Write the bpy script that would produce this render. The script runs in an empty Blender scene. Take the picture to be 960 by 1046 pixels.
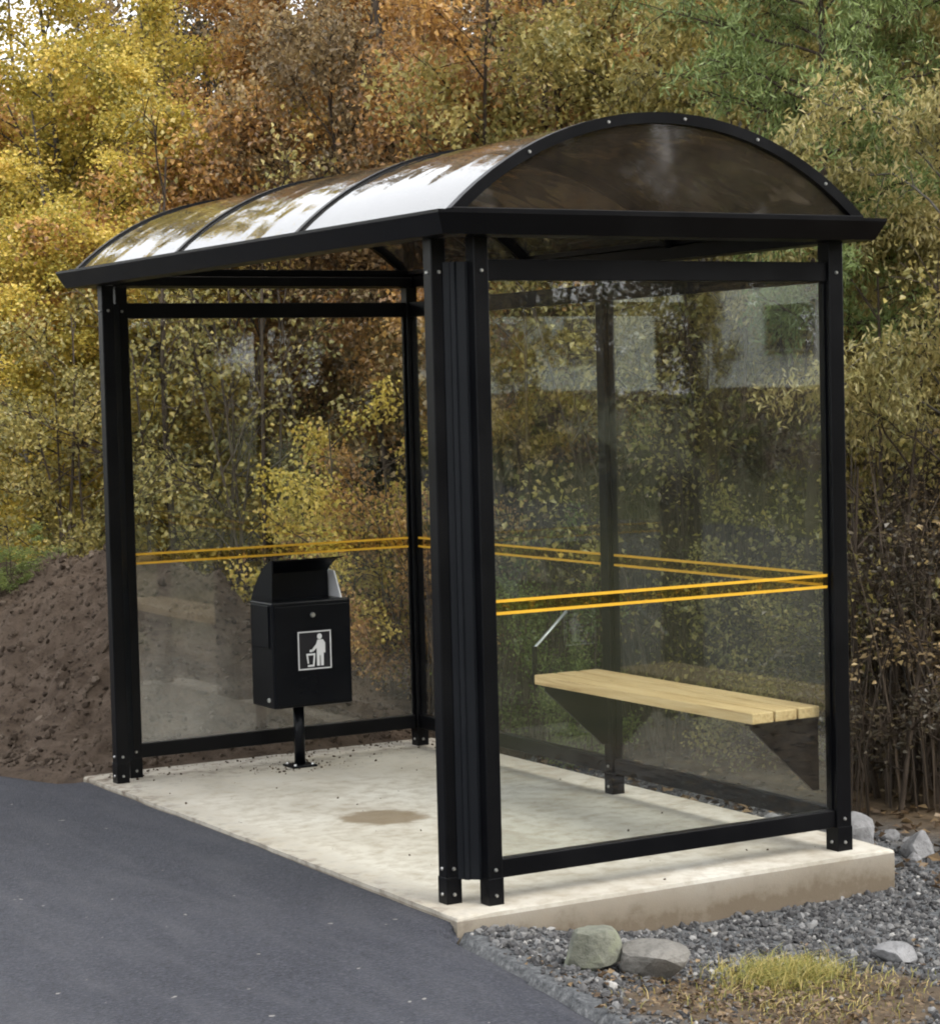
import bpy, bmesh, math, random
import numpy as np
from mathutils import Vector, Matrix

random.seed(7)
RNG = np.random.default_rng(7)
SC = bpy.context.scene
COL = SC.collection

# ------------------------------------------------------------------ camera
CAM_POS = np.array([-3.5249, -6.1339, 1.6216])
YAW, PITCH, ROLL, FPX = 0.5279, -0.0531, -0.0247, 2325.8      # focal length in pixels of a 960 px wide picture
_f = np.array([math.sin(YAW)*math.cos(PITCH), math.cos(YAW)*math.cos(PITCH), math.sin(PITCH)])
_r = np.array([math.cos(YAW), -math.sin(YAW), 0.0])
_u = np.cross(_r, _f)
CAM_R = _r*math.cos(ROLL) + _u*math.sin(ROLL)
CAM_U = -_r*math.sin(ROLL) + _u*math.cos(ROLL)
CAM_F = _f
cam_data = bpy.data.cameras.new('camera')
cam_data.sensor_fit = 'HORIZONTAL'
cam_data.sensor_width = 36.0
cam_data.lens = FPX/960*36.0
cam_data.clip_start = 0.05
cam_data.clip_end = 2000
cam = bpy.data.objects.new('camera', cam_data)
COL.objects.link(cam)
m = Matrix.Identity(4)
for i in range(3):
    m[i][0] = CAM_R[i]; m[i][1] = CAM_U[i]; m[i][2] = -CAM_F[i]; m[i][3] = CAM_POS[i]
cam.matrix_world = m
SC.camera = cam

# ------------------------------------------------------------------ sky, sun, exposure
SUN_ELEV, SUN_AZ = math.radians(46), math.radians(158)         # azimuth from +y towards +x: veiled sun behind the camera
world = bpy.data.worlds.new('World')
SC.world = world
world.use_nodes = True
wn, wl = world.node_tree.nodes, world.node_tree.links
wn.clear()
w_out = wn.new('ShaderNodeOutputWorld')
w_bg = wn.new('ShaderNodeBackground')
w_sky = wn.new('ShaderNodeTexSky')
w_sky.sky_type = 'NISHITA'
w_sky.sun_disc = False
w_sky.sun_elevation = SUN_ELEV
w_sky.sun_rotation = SUN_AZ
w_sky.air_density = 1.3
w_sky.dust_density = 3.0
w_sky.ozone_density = 1.0
w_hs = wn.new('ShaderNodeHueSaturation')
w_hs.inputs['Saturation'].default_value = 0.30                 # thin cloud
wl.new(w_sky.outputs[0], w_hs.inputs['Color'])
w_mix = wn.new('ShaderNodeMix'); w_mix.data_type = 'RGBA'          # even cloud cover veils the clear sky
w_mix.inputs[0].default_value = 0.75
w_mix.inputs[7].default_value = (7.2, 7.3, 7.5, 1)
wl.new(w_hs.outputs[0], w_mix.inputs[6])
wl.new(w_mix.outputs[2], w_bg.inputs['Color'])
w_bg.inputs['Strength'].default_value = 0.15
wl.new(w_bg.outputs[0], w_out.inputs[0])
sun_data = bpy.data.lights.new('sun', 'SUN')
sun_data.energy = 1.0
sun_data.angle = math.radians(22)
sun_data.color = (1.0, 0.93, 0.82)
sun = bpy.data.objects.new('sun', sun_data)
COL.objects.link(sun)
sd = Vector((math.sin(SUN_AZ)*math.cos(SUN_ELEV), math.cos(SUN_AZ)*math.cos(SUN_ELEV), math.sin(SUN_ELEV)))
sun.rotation_euler = sd.to_track_quat('Z', 'Y').to_euler()
sun.location = (0, 0, 30)
SC.view_settings.view_transform = 'Standard'
SC.view_settings.look = 'None'
SC.view_settings.gamma = 1.0
SC.view_settings.use_curve_mapping = False
SC.view_settings.exposure = 1.1
SC.render.engine = 'CYCLES'
SC.cycles.max_bounces = 6
SC.cycles.transparent_max_bounces = 16
SC.cycles.diffuse_bounces = 2
SC.cycles.glossy_bounces = 3
SC.cycles.transmission_bounces = 2
SC.cycles.caustics_reflective = False
SC.cycles.adaptive_threshold = 0.03
SC.cycles.use_denoising = True
SC.cycles.filter_width = 2.0

# ------------------------------------------------------------------ helpers
def pix(u, v, dist):
    """world point on the ray through pixel (u, v) of the 960 x 1046 photograph"""
    d = CAM_R*((u-480)/FPX) + CAM_U*((523-v)/FPX) + CAM_F
    return CAM_POS + d*dist

def sstep(a, b, x):
    t = np.clip((np.asarray(x, float)-a)/(b-a), 0, 1)
    return t*t*(3-2*t)

_PERM = np.random.default_rng(3).random((256, 256))
def vnoise(x, y):
    x = np.asarray(x, float); y = np.asarray(y, float)
    xi = np.floor(x).astype(int); yi = np.floor(y).astype(int)
    fx = x-xi; fy = y-yi
    fx = fx*fx*(3-2*fx); fy = fy*fy*(3-2*fy)
    g = lambda i, j: _PERM[i % 256, j % 256]
    return ((g(xi, yi)*(1-fx)+g(xi+1, yi)*fx)*(1-fy) + (g(xi, yi+1)*(1-fx)+g(xi+1, yi+1)*fx)*fy)*2-1
def fbm(x, y, oct=4):
    s = 0; a = 1; t = 0
    for i in range(oct):
        s = s + a*vnoise(x*2**i+17.3*i, y*2**i+5.1*i); t += a; a *= .55
    return s/t

def link(o, parent=None):
    COL.objects.link(o)
    if parent is not None: o.parent = parent
    return o
def tag(o, label=None, cat=None, group=None, kind=None):
    if label: o['label'] = label
    if cat: o['category'] = cat
    if group: o['group'] = group
    if kind: o['kind'] = kind
    return o
def empty(name, loc, rz=0):
    o = bpy.data.objects.new(name, None)
    o.empty_display_size = .2
    o.location = loc; o.rotation_euler = (0, 0, rz)
    return link(o)

def np_mesh(name, verts, faces, smooth=False, attrs=None):
    """verts (n,3), faces (m,k) with one k"""
    me = bpy.data.meshes.new(name)
    verts = np.asarray(verts, np.float32); faces = np.asarray(faces, np.int32)
    k = faces.shape[1]
    me.vertices.add(len(verts)); me.vertices.foreach_set('co', verts.ravel())
    me.loops.add(faces.size); me.loops.foreach_set('vertex_index', faces.ravel())
    me.polygons.add(len(faces))
    me.polygons.foreach_set('loop_start', np.arange(0, faces.size, k, dtype=np.int32))
    me.polygons.foreach_set('loop_total', np.full(len(faces), k, np.int32))
    me.polygons.foreach_set('use_smooth', np.full(len(faces), smooth))
    for an, av in (attrs or {}).items():
        a = me.attributes.new(an, 'FLOAT', 'FACE')
        a.data.foreach_set('value', np.asarray(av, np.float32))
    me.update(calc_edges=True)
    return me

def bm_obj(name, bm, mat, parent=None, smooth=False, origin=(0, 0, 0)):
    me = bpy.data.meshes.new(name)
    bmesh.ops.recalc_face_normals(bm, faces=bm.faces)
    if any(origin): bmesh.ops.translate(bm, verts=bm.verts, vec=[-c for c in origin])
    bm.to_mesh(me); bm.free()
    if smooth:
        for p in me.polygons: p.use_smooth = True
    me.materials.append(mat)
    return link(bpy.data.objects.new(name, me), parent)

def bm_box(bm, x0, x1, y0, y1, z0, z1, bevel=0.0, seg=2):
    r = bmesh.ops.create_cube(bm, size=1)
    vs = r['verts']
    for v in vs:
        v.co = ((x0+x1)/2+v.co.x*(x1-x0), (y0+y1)/2+v.co.y*(y1-y0), (z0+z1)/2+v.co.z*(z1-z0))
    if bevel:
        es = list({e for v in vs for e in v.link_edges})
        bmesh.ops.bevel(bm, geom=es, offset=bevel, segments=seg, profile=.5, affect='EDGES')
def box(name, b, mat, parent=None, bevel=.002, origin=(0, 0, 0)):
    bm = bmesh.new(); bm_box(bm, *b, bevel=bevel)
    return bm_obj(name, bm, mat, parent, origin=origin)
def bm_prism(bm, pts, axis, a0, a1):
    """extrude a closed 2-D outline along an axis ('x': pts are (y,z), 'y': (x,z), 'z': (x,y))"""
    def P(p, a):
        return {'x': (a, p[0], p[1]), 'y': (p[0], a, p[1]), 'z': (p[0], p[1], a)}[axis]
    A = [bm.verts.new(P(p, a0)) for p in pts]; B = [bm.verts.new(P(p, a1)) for p in pts]
    bm.faces.new(A); bm.faces.new(B[::-1])
    n = len(pts)
    for i in range(n): bm.faces.new((A[i], A[(i+1) % n], B[(i+1) % n], B[i]))
def prism(name, pts, axis, a0, a1, mat, parent=None, bevel=0, smooth=False, origin=(0, 0, 0)):
    bm = bmesh.new(); bm_prism(bm, pts, axis, a0, a1)
    if bevel: bmesh.ops.bevel(bm, geom=list(bm.edges), offset=bevel, segments=2, profile=.5, affect='EDGES')
    return bm_obj(name, bm, mat, parent, smooth, origin)
def bm_tube(bm, pts, r, n=10, cap=True):
    pts = [Vector(p) for p in pts]; rings = []
    ref = Vector((0.31, 0.2, 0.93)).normalized()
    for i, p in enumerate(pts):
        t = (pts[min(i+1, len(pts)-1)]-pts[max(i-1, 0)]).normalized()
        a = t.cross(ref if abs(t.dot(ref)) < .95 else Vector((1, 0, 0))).normalized(); b = t.cross(a)
        rr = r[i] if hasattr(r, '__len__') else r
        rings.append([bm.verts.new(p+(a*math.cos(k*2*math.pi/n)+b*math.sin(k*2*math.pi/n))*rr) for k in range(n)])
    for A, B in zip(rings, rings[1:]):
        for k in range(n): bm.faces.new((A[k], A[(k+1) % n], B[(k+1) % n], B[k]))
    if cap: bm.faces.new(rings[0][::-1]); bm.faces.new(rings[-1])
def tube(name, pts, r, mat, parent=None, n=10, smooth=True, origin=(0, 0, 0)):
    bm = bmesh.new(); bm_tube(bm, pts, r, n)
    return bm_obj(name, bm, mat, parent, smooth, origin)

# ------------------------------------------------------------------ materials
class NT:
    def __init__(s, name):
        s.m = bpy.data.materials.new(name); s.m.use_nodes = True
        s.n, s.l = s.m.node_tree.nodes, s.m.node_tree.links
        s.n.clear(); s.out = s.n.new('ShaderNodeOutputMaterial')
    def new(s, t, **kw):
        nd = s.n.new('ShaderNode'+t)
        for k, v in kw.items():
            if k in nd.inputs.keys(): s.set(nd, k, v)
            else: setattr(nd, k, v)
        return nd
    def set(s, nd, k, v):
        if hasattr(v, 'is_output') or isinstance(v, bpy.types.NodeSocket): s.l.new(v, nd.inputs[k])
        else:
            if isinstance(v, (tuple, list)) and len(v) == 3 and len(nd.inputs[k].default_value) == 4: v = (*v, 1)
            nd.inputs[k].default_value = v
    def coord(s, which='Object'): return s.new('TexCoord').outputs[which]
    def map(s, vec, scale=(1, 1, 1), loc=(0, 0, 0)):
        nd = s.new('Mapping'); s.l.new(vec, nd.inputs['Vector'])
        nd.inputs['Scale'].default_value = scale; nd.inputs['Location'].default_value = loc
        return nd.outputs[0]
    def noise(s, vec, scale, detail=4, rough=.55, dist=0):
        nd = s.new('TexNoise'); s.l.new(vec, nd.inputs['Vector'])
        nd.inputs['Scale'].default_value = scale; nd.inputs['Detail'].default_value = detail
        nd.inputs['Roughness'].default_value = rough; nd.inputs['Distortion'].default_value = dist
        return nd.outputs['Fac']
    def ramp(s, fac, stops, interp='LINEAR'):
        nd = s.new('ValToRGB'); s.l.new(fac, nd.inputs[0]); cr = nd.color_ramp; cr.interpolation = interp
        while len(cr.elements) < len(stops): cr.elements.new(.5)
        for e, (p, c) in zip(cr.elements, stops):
            e.position = p; e.color = (c, c, c, 1) if isinstance(c, (int, float)) else (*c, 1)
        return nd.outputs[0]
    def math(s, op, a, b=None, c=None, clamp=False):
        nd = s.new('Math', operation=op); nd.use_clamp = clamp
        for i, v in enumerate((a, b, c)):
            if v is None: continue
            if isinstance(v, (int, float)): nd.inputs[i].default_value = v
            else: s.l.new(v, nd.inputs[i])
        return nd.outputs[0]
    def mix(s, fac, a, b, blend='MIX'):
        nd = s.new('Mix', data_type='RGBA', blend_type=blend)
        for i, v in ((0, fac), (6, a), (7, b)):
            if isinstance(v, (int, float)): nd.inputs[i].default_value = v if i == 0 else (v, v, v, 1)
            elif isinstance(v, tuple): nd.inputs[i].default_value = (*v, 1)
            else: s.l.new(v, nd.inputs[i])
        return nd.outputs[2]
    def bump(s, h, strength, dist=.01, normal=None):
        nd = s.new('Bump'); s.l.new(h, nd.inputs['Height'])
        nd.inputs['Strength'].default_value = strength; nd.inputs['Distance'].default_value = dist
        if normal is not None: s.l.new(normal, nd.inputs['Normal'])
        return nd.outputs[0]
    def done(s, sh): s.l.new(sh, s.out.inputs['Surface']); return s.m
    def pbr(s, col, rough=.5, normal=None, metallic=0, spec=.5):
        b = s.new('BsdfPrincipled')
        s.set(b, 'Base Color', col); s.set(b, 'Roughness', rough); s.set(b, 'Metallic', metallic)
        s.set(b, 'Specular IOR Level', spec)
        if normal is not None: s.l.new(normal, b.inputs['Normal'])
        return b.outputs[0]

def mat_paint(name, col, rough=.34, dust=.008, spec=.17):
    t = NT(name); v = t.coord()
    n1 = t.noise(v, 3.5, 5); n2 = t.noise(v, 60, 3)
    c = t.mix(t.math('MULTIPLY', t.ramp(n1, [(.45, 0.), (.8, 1.)]), .35), col, tuple(min(1, x+dust) for x in col))
    r = t.math('ADD', t.math('MULTIPLY', n1, .22), rough-.1)
    return t.done(t.pbr(c, r, t.bump(n2, .12, .002), spec=spec))
M_BLACK = mat_paint('black_powder_coat', (.002, .0022, .0032))
M_PANEL = mat_paint('charcoal_extrusion', (.008, .0092, .0115), .36)
M_BIN = mat_paint('black_bin_enamel', (.0035, .0042, .0062), .3)
M_BINSIDE = mat_paint('bin_inside', (.02, .02, .02), .6)

def mat_metal(name, col, rough):
    t = NT(name); n = t.noise(t.coord(), 40, 4)
    return t.done(t.pbr(t.mix(n, col, tuple(c*.7 for c in col)), t.math('ADD', t.math('MULTIPLY', n, .2), rough-.1), None, .9))
M_STEEL = mat_metal('zinc_bolt', (.6, .6, .58), .35)
M_GALV = mat_metal('galvanised_sheet', (.62, .66, .68), .42)

def schlick(t, r0):
    f = t.new('LayerWeight').outputs['Facing']
    return t.math('ADD', t.math('MULTIPLY', t.math('POWER', f, 5.0), 1-r0), r0, clamp=True)
def mat_glass(name, tint=(.955, .972, .962), r0=.052, dirt=0.008, fog=None):
    t = NT(name); v = t.coord()
    tr = t.new('BsdfTransparent', Color=tint)
    nb = t.bump(t.noise(v, 1.6, 2), .05, .012)
    gl = t.new('BsdfGlossy', Color=(1, 1, 1), Roughness=.012); t.l.new(nb, gl.inputs['Normal'])
    df = t.new('BsdfDiffuse', Color=(.55, .53, .48))
    n = t.noise(t.map(v, (1, 1, .35)), 7, 5)
    dfac = t.math('MULTIPLY', t.ramp(n, [(.4, .25), (.75, 1.)]), dirt)
    if fog is not None: dfac = t.math('ADD', dfac, fog(t, v), clamp=True)
    m1 = t.new('MixShader'); t.l.new(dfac, m1.inputs[0]); t.l.new(tr.outputs[0], m1.inputs[1]); t.l.new(df.outputs[0], m1.inputs[2])
    m2 = t.new('MixShader'); t.l.new(schlick(t, r0), m2.inputs[0]); t.l.new(m1.outputs[0], m2.inputs[1]); t.l.new(gl.outputs[0], m2.inputs[2])
    return t.done(m2.outputs[0])
M_GLASS = mat_glass('clear_glass')
def fog_fn(t, v):
    # dried spray on the lower road-side corner of the far pane: denser towards the bottom, with drip rings
    sx = t.new('SeparateXYZ'); t.l.new(v, sx.inputs[0])
    low = t.math('SUBTRACT', 1.0, t.math('DIVIDE', t.math('ADD', sx.outputs['Z'], -.15), .85), clamp=True)
    side = t.math('SUBTRACT', 1.0, t.math('DIVIDE', t.math('ADD', sx.outputs['X'], .55), 1.05), clamp=True)
    n = t.noise(v, 9, 5)
    vo = t.new('TexVoronoi', feature='DISTANCE_TO_EDGE'); t.l.new(t.map(v, (42, 42, 42)), vo.inputs['Vector']); vo.inputs['Scale'].default_value = 1
    ring = t.ramp(vo.outputs['Distance'], [(.06, 1.), (.22, .55)])
    a = t.math('MULTIPLY', t.math('MULTIPLY', low, t.math('ADD', side, .25)), t.ramp(n, [(.3, .5), (.7, 1.)]))
    return t.math('MULTIPLY', t.math('MULTIPLY', a, ring), .30)
M_GLASS_FOG = mat_glass('spray_stained_glass', fog=fog_fn)

def mat_smoke(name, tint, r0, wav, dust=(.02, .10), dcol=(.10, .085, .07)):
    t = NT(name); v = t.coord('Object')
    tr = t.new('BsdfTransparent', Color=tint)
    nb = t.bump(t.noise(t.map(v, (1, 1.5, 1)), 2.6, 2, .4), wav, .03)
    gl = t.new('BsdfGlossy', Color=(1, 1, 1), Roughness=.03)
    if wav > .1: t.l.new(nb, gl.inputs['Normal'])
    df = t.new('BsdfDiffuse', Color=dcol)
    n = t.noise(v, 5, 3, .5)
    m1 = t.new('MixShader'); t.l.new(t.ramp(n, [(.35, dust[0]), (.75, dust[1])]), m1.inputs[0]); t.l.new(tr.outputs[0], m1.inputs[1]); t.l.new(df.outputs[0], m1.inputs[2])
    m2 = t.new('MixShader'); t.l.new(schlick(t, r0), m2.inputs[0]); t.l.new(m1.outputs[0], m2.inputs[1]); t.l.new(gl.outputs[0], m2.inputs[2])
    return t.done(m2.outputs[0])
M_ROOF = mat_smoke('smoked_polycarbonate', (.50, .49, .475), .17, .36, (.16, .36), (.14, .14, .135))
M_GABLE = mat_smoke('smoked_gable_sheet', (.80, .74, .68), .035, .05, (.05, .12), (.12, .105, .09))

def mat_wood():
    t = NT('pale_pine_plank'); v = t.coord()
    oi = t.new('ObjectInfo').outputs['Random']
    off = t.new('VectorMath', operation='ADD'); t.l.new(v, off.inputs[0])
    cb = t.new('CombineXYZ'); t.l.new(t.math('MULTIPLY', oi, 9), cb.inputs[0]); t.l.new(t.math('MULTIPLY', oi, 5), cb.inputs[1]); t.l.new(cb.outputs[0], off.inputs[1])
    g = t.noise(t.map(off.outputs[0], (28, 1.4, 28)), 2.2, 5, .6, .8)
    k = t.noise(t.map(off.outputs[0], (9, 3, 9)), 1.6, 2)
    c = t.ramp(g, [(.25, (.40, .25, .10)), (.48, (.63, .45, .215)), (.8, (.75, .585, .33))])
    c = t.mix(t.ramp(k, [(.68, 0.), (.76, .75)]), c, (.26, .14, .06))
    return t.done(t.pbr(c, .6, t.bump(g, .25, .002)))
M_WOOD = mat_wood()

def mat_plain(name, col, rough=.5, var=.15, scale=25):
    t = NT(name); n = t.noise(t.coord(), scale, 4)
    return t.done(t.pbr(t.mix(n, tuple(c*(1-var) for c in col), tuple(min(1, c*(1+var)) for c in col)), rough, t.bump(n, .1, .002)))
M_YELLOW = mat_plain('yellow_film', (.72, .40, .025), .45)
M_WHITE = mat_plain('white_film', (.72, .73, .74), .45, .05)
M_STICKBLACK = mat_plain('black_film', (.012, .012, .016), .35)
def mat_ochre():
    t = NT('ochre_see_through_film'); v = t.coord()
    sx = t.new('SeparateXYZ'); t.l.new(v, sx.inputs[0])
    s = t.math('ADD', sx.outputs['X'], sx.outputs['Y'])
    cb = t.new('CombineXYZ'); t.l.new(s, cb.inputs[0]); t.l.new(sx.outputs['Z'], cb.inputs[2])
    n = t.noise(t.map(cb.outputs[0], (30, 1, 90)), 1.0, 3, .6)
    d = t.new('BsdfDiffuse', Color=(.55, .30, .03)); tr = t.new('BsdfTransparent', Color=(.97, .91, .72))
    m1 = t.new('MixShader'); t.l.new(t.ramp(n, [(.55, .0), (.75, .22)]), m1.inputs[0]); t.l.new(tr.outputs[0], m1.inputs[1]); t.l.new(d.outputs[0], m1.inputs[2])
    return t.done(m1.outputs[0])
M_OCHRE = mat_ochre()

def mat_concrete():
    t = NT('pale_concrete'); v = t.coord()
    n1 = t.noise(v, 1.7, 6, .6, .4); n2 = t.noise(v, 14, 5, .65); n3 = t.noise(v, 160, 3)
    c = t.ramp(n1, [(.3, (.40, .37, .305)), (.5, (.54, .51, .44)), (.72, (.63, .61, .545))])
    c = t.mix(t.ramp(n2, [(.34, .55), (.56, 0.)]), c, (.30, .25, .18))
    # earth stains near the bin, the far end and along the road edge
    sx = t.new('SeparateXYZ'); t.l.new(v, sx.inputs[0])
    far = t.math('DIVIDE', t.math('ADD', sx.outputs['Y'], -2.2), .8, clamp=True)
    edge = t.math('SUBTRACT', 1.0, t.math('DIVIDE', t.math('ADD', sx.outputs['X'], .08), .16), clamp=True)
    st = t.math('MULTIPLY', t.math('ADD', t.math('MULTIPLY', far, .7), t.math('MULTIPLY', edge, .7), clamp=True), t.ramp(n2, [(.42, 0.), (.62, .9)]))
    c = t.mix(st, c, (.13, .095, .065))
    # side faces: mixed to a darker brown, more so lower down
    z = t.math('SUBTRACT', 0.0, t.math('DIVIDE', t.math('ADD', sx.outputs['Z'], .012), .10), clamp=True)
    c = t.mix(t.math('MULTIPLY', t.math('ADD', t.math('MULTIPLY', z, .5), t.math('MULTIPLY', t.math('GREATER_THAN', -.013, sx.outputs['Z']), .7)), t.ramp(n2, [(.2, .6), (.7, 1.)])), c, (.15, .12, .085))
    # the damp elliptical patch
    dx = t.math('SUBTRACT', sx.outputs['X'], .52); dy = t.math('SUBTRACT', sx.outputs['Y'], 1.51)
    a, b = .863, -.505            # long axis across the view
    u = t.math('ADD', t.math('MULTIPLY', dx, a), t.math('MULTIPLY', dy, b))
    w = t.math('ADD', t.math('MULTIPLY', dx, .505), t.math('MULTIPLY', dy, .863))
    rr = t.math('ADD', t.math('POWER', t.math('ABSOLUTE', t.math('DIVIDE', u, .185)), 2.0), t.math('POWER', t.math('ABSOLUTE', t.math('DIVIDE', w, .16)), 2.0))
    rr = t.math('ADD', rr, t.math('MULTIPLY', t.math('SUBTRACT', t.noise(v, 7, 5, .65), .5), 1.5))
    puddle = t.ramp(rr, [(.55, 1.), (1.0, .0)])
    c = t.mix(t.math('MULTIPLY', puddle, .8), c, (.22, .165, .10))
    rough = t.math('SUBTRACT', .85, t.math('MULTIPLY', puddle, .4))
    nb = t.bump(n3, .25, .003, t.bump(n2, .2, .006))
    return t.done(t.pbr(c, rough, nb, spec=.3))
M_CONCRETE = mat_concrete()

def mat_asphalt():
    t = NT('fresh_asphalt'); v = t.coord()
    n1 = t.noise(v, .8, 5, .6); n2 = t.noise(v, 70, 5, .75); n3 = t.noise(t.map(v, (3, .6, 1)), 2.5, 4)
    vo = t.new('TexVoronoi'); t.l.new(v, vo.inputs['Vector']); vo.inputs['Scale'].default_value = 120
    bw = t.new('RGBToBW'); t.l.new(vo.outputs['Color'], bw.inputs[0])
    c = t.ramp(n1, [(.3, (.026, .028, .038)), (.7, (.046, .049, .062))])
    c = t.mix(t.ramp(bw.outputs[0], [(.45, 0.), (.9, .55)]), c, (.085, .088, .105))
    c = t.mix(t.ramp(n2, [(.35, .75), (.52, 0.)]), c, (.016, .017, .021))
    c = t.mix(t.ramp(n3, [(.45, 0.), (.7, .4)]), c, (.075, .076, .086))
    c = t.mix(t.ramp(t.noise(v, 23, 1), [(.79, 0.), (.81, .8)]), c, (.30, .29, .27))
    h = t.math('ADD', vo.outputs['Distance'], n2)
    return t.done(t.pbr(c, .78, t.bump(h, .7, .006), spec=.35))
M_ASPHALT = mat_asphalt()

def mat_ground():
    t = NT('gravelly_earth'); v = t.coord()
    n1 = t.noise(v, 1.3, 5); n2 = t.noise(v, 55, 4, .7); n3 = t.noise(v, 9, 4)
    grav = t.ramp(n2, [(.3, (.035, .037, .04)), (.55, (.11, .115, .12)), (.8, (.24, .24, .24))])
    earth = t.ramp(n3, [(.3, (.06, .043, .027)), (.7, (.15, .108, .066))])
    sx = t.new('SeparateXYZ'); t.l.new(v, sx.inputs[0])
    wood = t.math('DIVIDE', t.math('ADD', sx.outputs['X'], -2.1), .5, clamp=True)
    gx = t.math('SUBTRACT', sx.outputs['X'], .40); gy = t.math('SUBTRACT', sx.outputs['Y'], -1.12)
    r2 = t.math('ADD', t.math('MULTIPLY', t.math('MULTIPLY', gx, gx), 2.2), t.math('MULTIPLY', t.math('MULTIPLY', gy, gy), 4.5))
    patch = t.ramp(t.math('ADD', r2, t.math('MULTIPLY', t.math('SUBTRACT', n3, .5), .6)), [(.5, 1.), (.8, 0.)])
    f = t.math('ADD', wood, t.math('MULTIPLY', patch, .9), clamp=True)
    far = t.math('ADD', t.math('SUBTRACT', -2.6, sx.outputs['Y'], clamp=True), t.math('SUBTRACT', -7.3, sx.outputs['X'], clamp=True), clamp=True)
    c = t.mix(far, t.mix(f, grav, earth), t.ramp(n1, [(.3, (.05, .06, .022)), (.7, (.11, .105, .045))]))
    return t.done(t.pbr(c, .9, t.bump(n2, .6, .012, t.bump(n3, .4, .03)), spec=.2))
M_GROUND = mat_ground()
def mat_soil():
    t = NT('turned_brown_soil'); v = t.coord()
    n1 = t.noise(t.map(v, (1, 1, 2.2)), 5.5, 8, .7, .8); n2 = t.noise(v, 34, 6, .75)
    c = t.ramp(n1, [(.28, (.048, .034, .024)), (.5, (.096, .070, .051)), (.72, (.148, .113, .085))])
    c = t.mix(t.ramp(n2, [(.58, 0.), (.75, .5)]), c, (.135, .105, .08))
    c = t.mix(t.ramp(n2, [(.3, .85), (.46, 0.)]), c, (.015, .011, .009))
    return t.done(t.pbr(c, .92, t.bump(n2, .8, .02, t.bump(n1, .6, .05)), spec=.15))
M_SOIL = mat_soil()

def mat_attr(name, stops, rough=.8, spec=.3, nscale=20, amt=.3):
    t = NT(name)
    a = t.new('Attribute', attribute_name='rnd', attribute_type='GEOMETRY').outputs['Fac']
    n = t.noise(t.coord(), nscale, 4)
    c = t.mix(t.math('MULTIPLY', n, amt), t.ramp(a, stops), (.05, .045, .04))
    return t.done(t.pbr(c, rough, t.bump(n, .3, .004), spec=spec))
M_STONES = mat_attr('grey_gravel', [(0., (.04, .04, .042)), (.4, (.095, .095, .098)), (.75, (.155, .152, .148)), (.95, (.24, .24, .24)), (1., (.42, .41, .39))], nscale=60)
def mat_rock(name, a, b, moss=0):
    t = NT(name); v = t.coord()
    n1 = t.noise(v, 7, 6, .65); n2 = t.noise(v, 45, 4, .7)
    c = t.ramp(n1, [(.3, a), (.7, b)])
    c = t.mix(t.ramp(n2, [(.3, .5), (.5, 0.)]), c, tuple(x*.45 for x in a))
    if moss: c = t.mix(t.ramp(t.noise(v, 11, 3), [(.5, 0.), (.7, moss)]), c, (.22, .25, .12))
    return t.done(t.pbr(c, .85, t.bump(n2, .6, .01, t.bump(n1, .5, .03)), spec=.3))
M_ROCK_GREEN = mat_rock('greenish_grey_rock', (.105, .11, .085), (.22, .225, .185), .4)
M_ROCK_GREY = mat_rock('grey_rock', (.11, .105, .095), (.225, .215, .195))
M_ROCK_PALE = mat_rock('pale_rock', (.15, .15, .153), (.30, .30, .305))

def mat_leaf(name, stops, trans=.38, gloss=.035):
    t = NT(name)
    a = t.new('Attribute', attribute_name='rnd', attribute_type='GEOMETRY').outputs['Fac']
    oi = t.new('ObjectInfo').outputs['Random']
    a = t.math('ADD', a, t.math('MULTIPLY', t.math('SUBTRACT', oi, .5), .18), clamp=True)
    c = t.ramp(a, stops)
    d = t.new('BsdfDiffuse'); t.l.new(c, d.inputs['Color'])
    tl = t.new('BsdfTranslucent'); t.l.new(c, tl.inputs['Color'])
    g = t.new('BsdfGlossy', Color=(1, 1, 1), Roughness=.38)
    m1 = t.new('MixShader'); m1.inputs[0].default_value = trans; t.l.new(d.outputs[0], m1.inputs[1]); t.l.new(tl.outputs[0], m1.inputs[2])
    m2 = t.new('MixShader'); m2.inputs[0].default_value = gloss; t.l.new(m1.outputs[0], m2.inputs[1]); t.l.new(g.outputs[0], m2.inputs[2])
    return t.done(m2.outputs[0])
L_YELLOW = mat_leaf('yellow_birch_leaves', [(0., (.24, .22, .05)), (.25, (.48, .42, .09)), (.6, (.75, .58, .12)), (.85, (.85, .65, .18)), (1., (.68, .42, .12))])
L_ORANGE = mat_leaf('russet_leaves', [(0., (.19, .115, .06)), (.3, (.38, .21, .08)), (.6, (.58, .33, .10)), (.85, (.70, .43, .13)), (1., (.66, .52, .22))])
L_BROWN = mat_leaf('brown_olive_leaves', [(0., (.15, .12, .075)), (.35, (.30, .22, .12)), (.7, (.47, .34, .16)), (1., (.62, .47, .20))])
L_OLIVE = mat_leaf('olive_leaves', [(0., (.13, .135, .05)), (.35, (.29, .265, .09)), (.7, (.48, .40, .13)), (1., (.64, .50, .18))])
L_WILLOW = mat_leaf('pale_willow_leaves', [(0., (.15, .15, .055)), (.35, (.30, .275, .10)), (.7, (.46, .39, .15)), (1., (.60, .49, .22))])
L_PINE = mat_leaf('pine_needles', [(0., (.11, .16, .05)), (.5, (.22, .29, .09)), (1., (.38, .45, .17))], .2)
L_GREEN = mat_leaf('green_leaves', [(0., (.08, .12, .03)), (.5, (.19, .25, .06)), (1., (.36, .40, .12))])
L_GRASS = mat_leaf('grass_blades', [(0., (.16, .17, .045)), (.4, (.32, .30, .08)), (.75, (.46, .37, .12)), (1., (.56, .44, .2))], .25)
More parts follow.
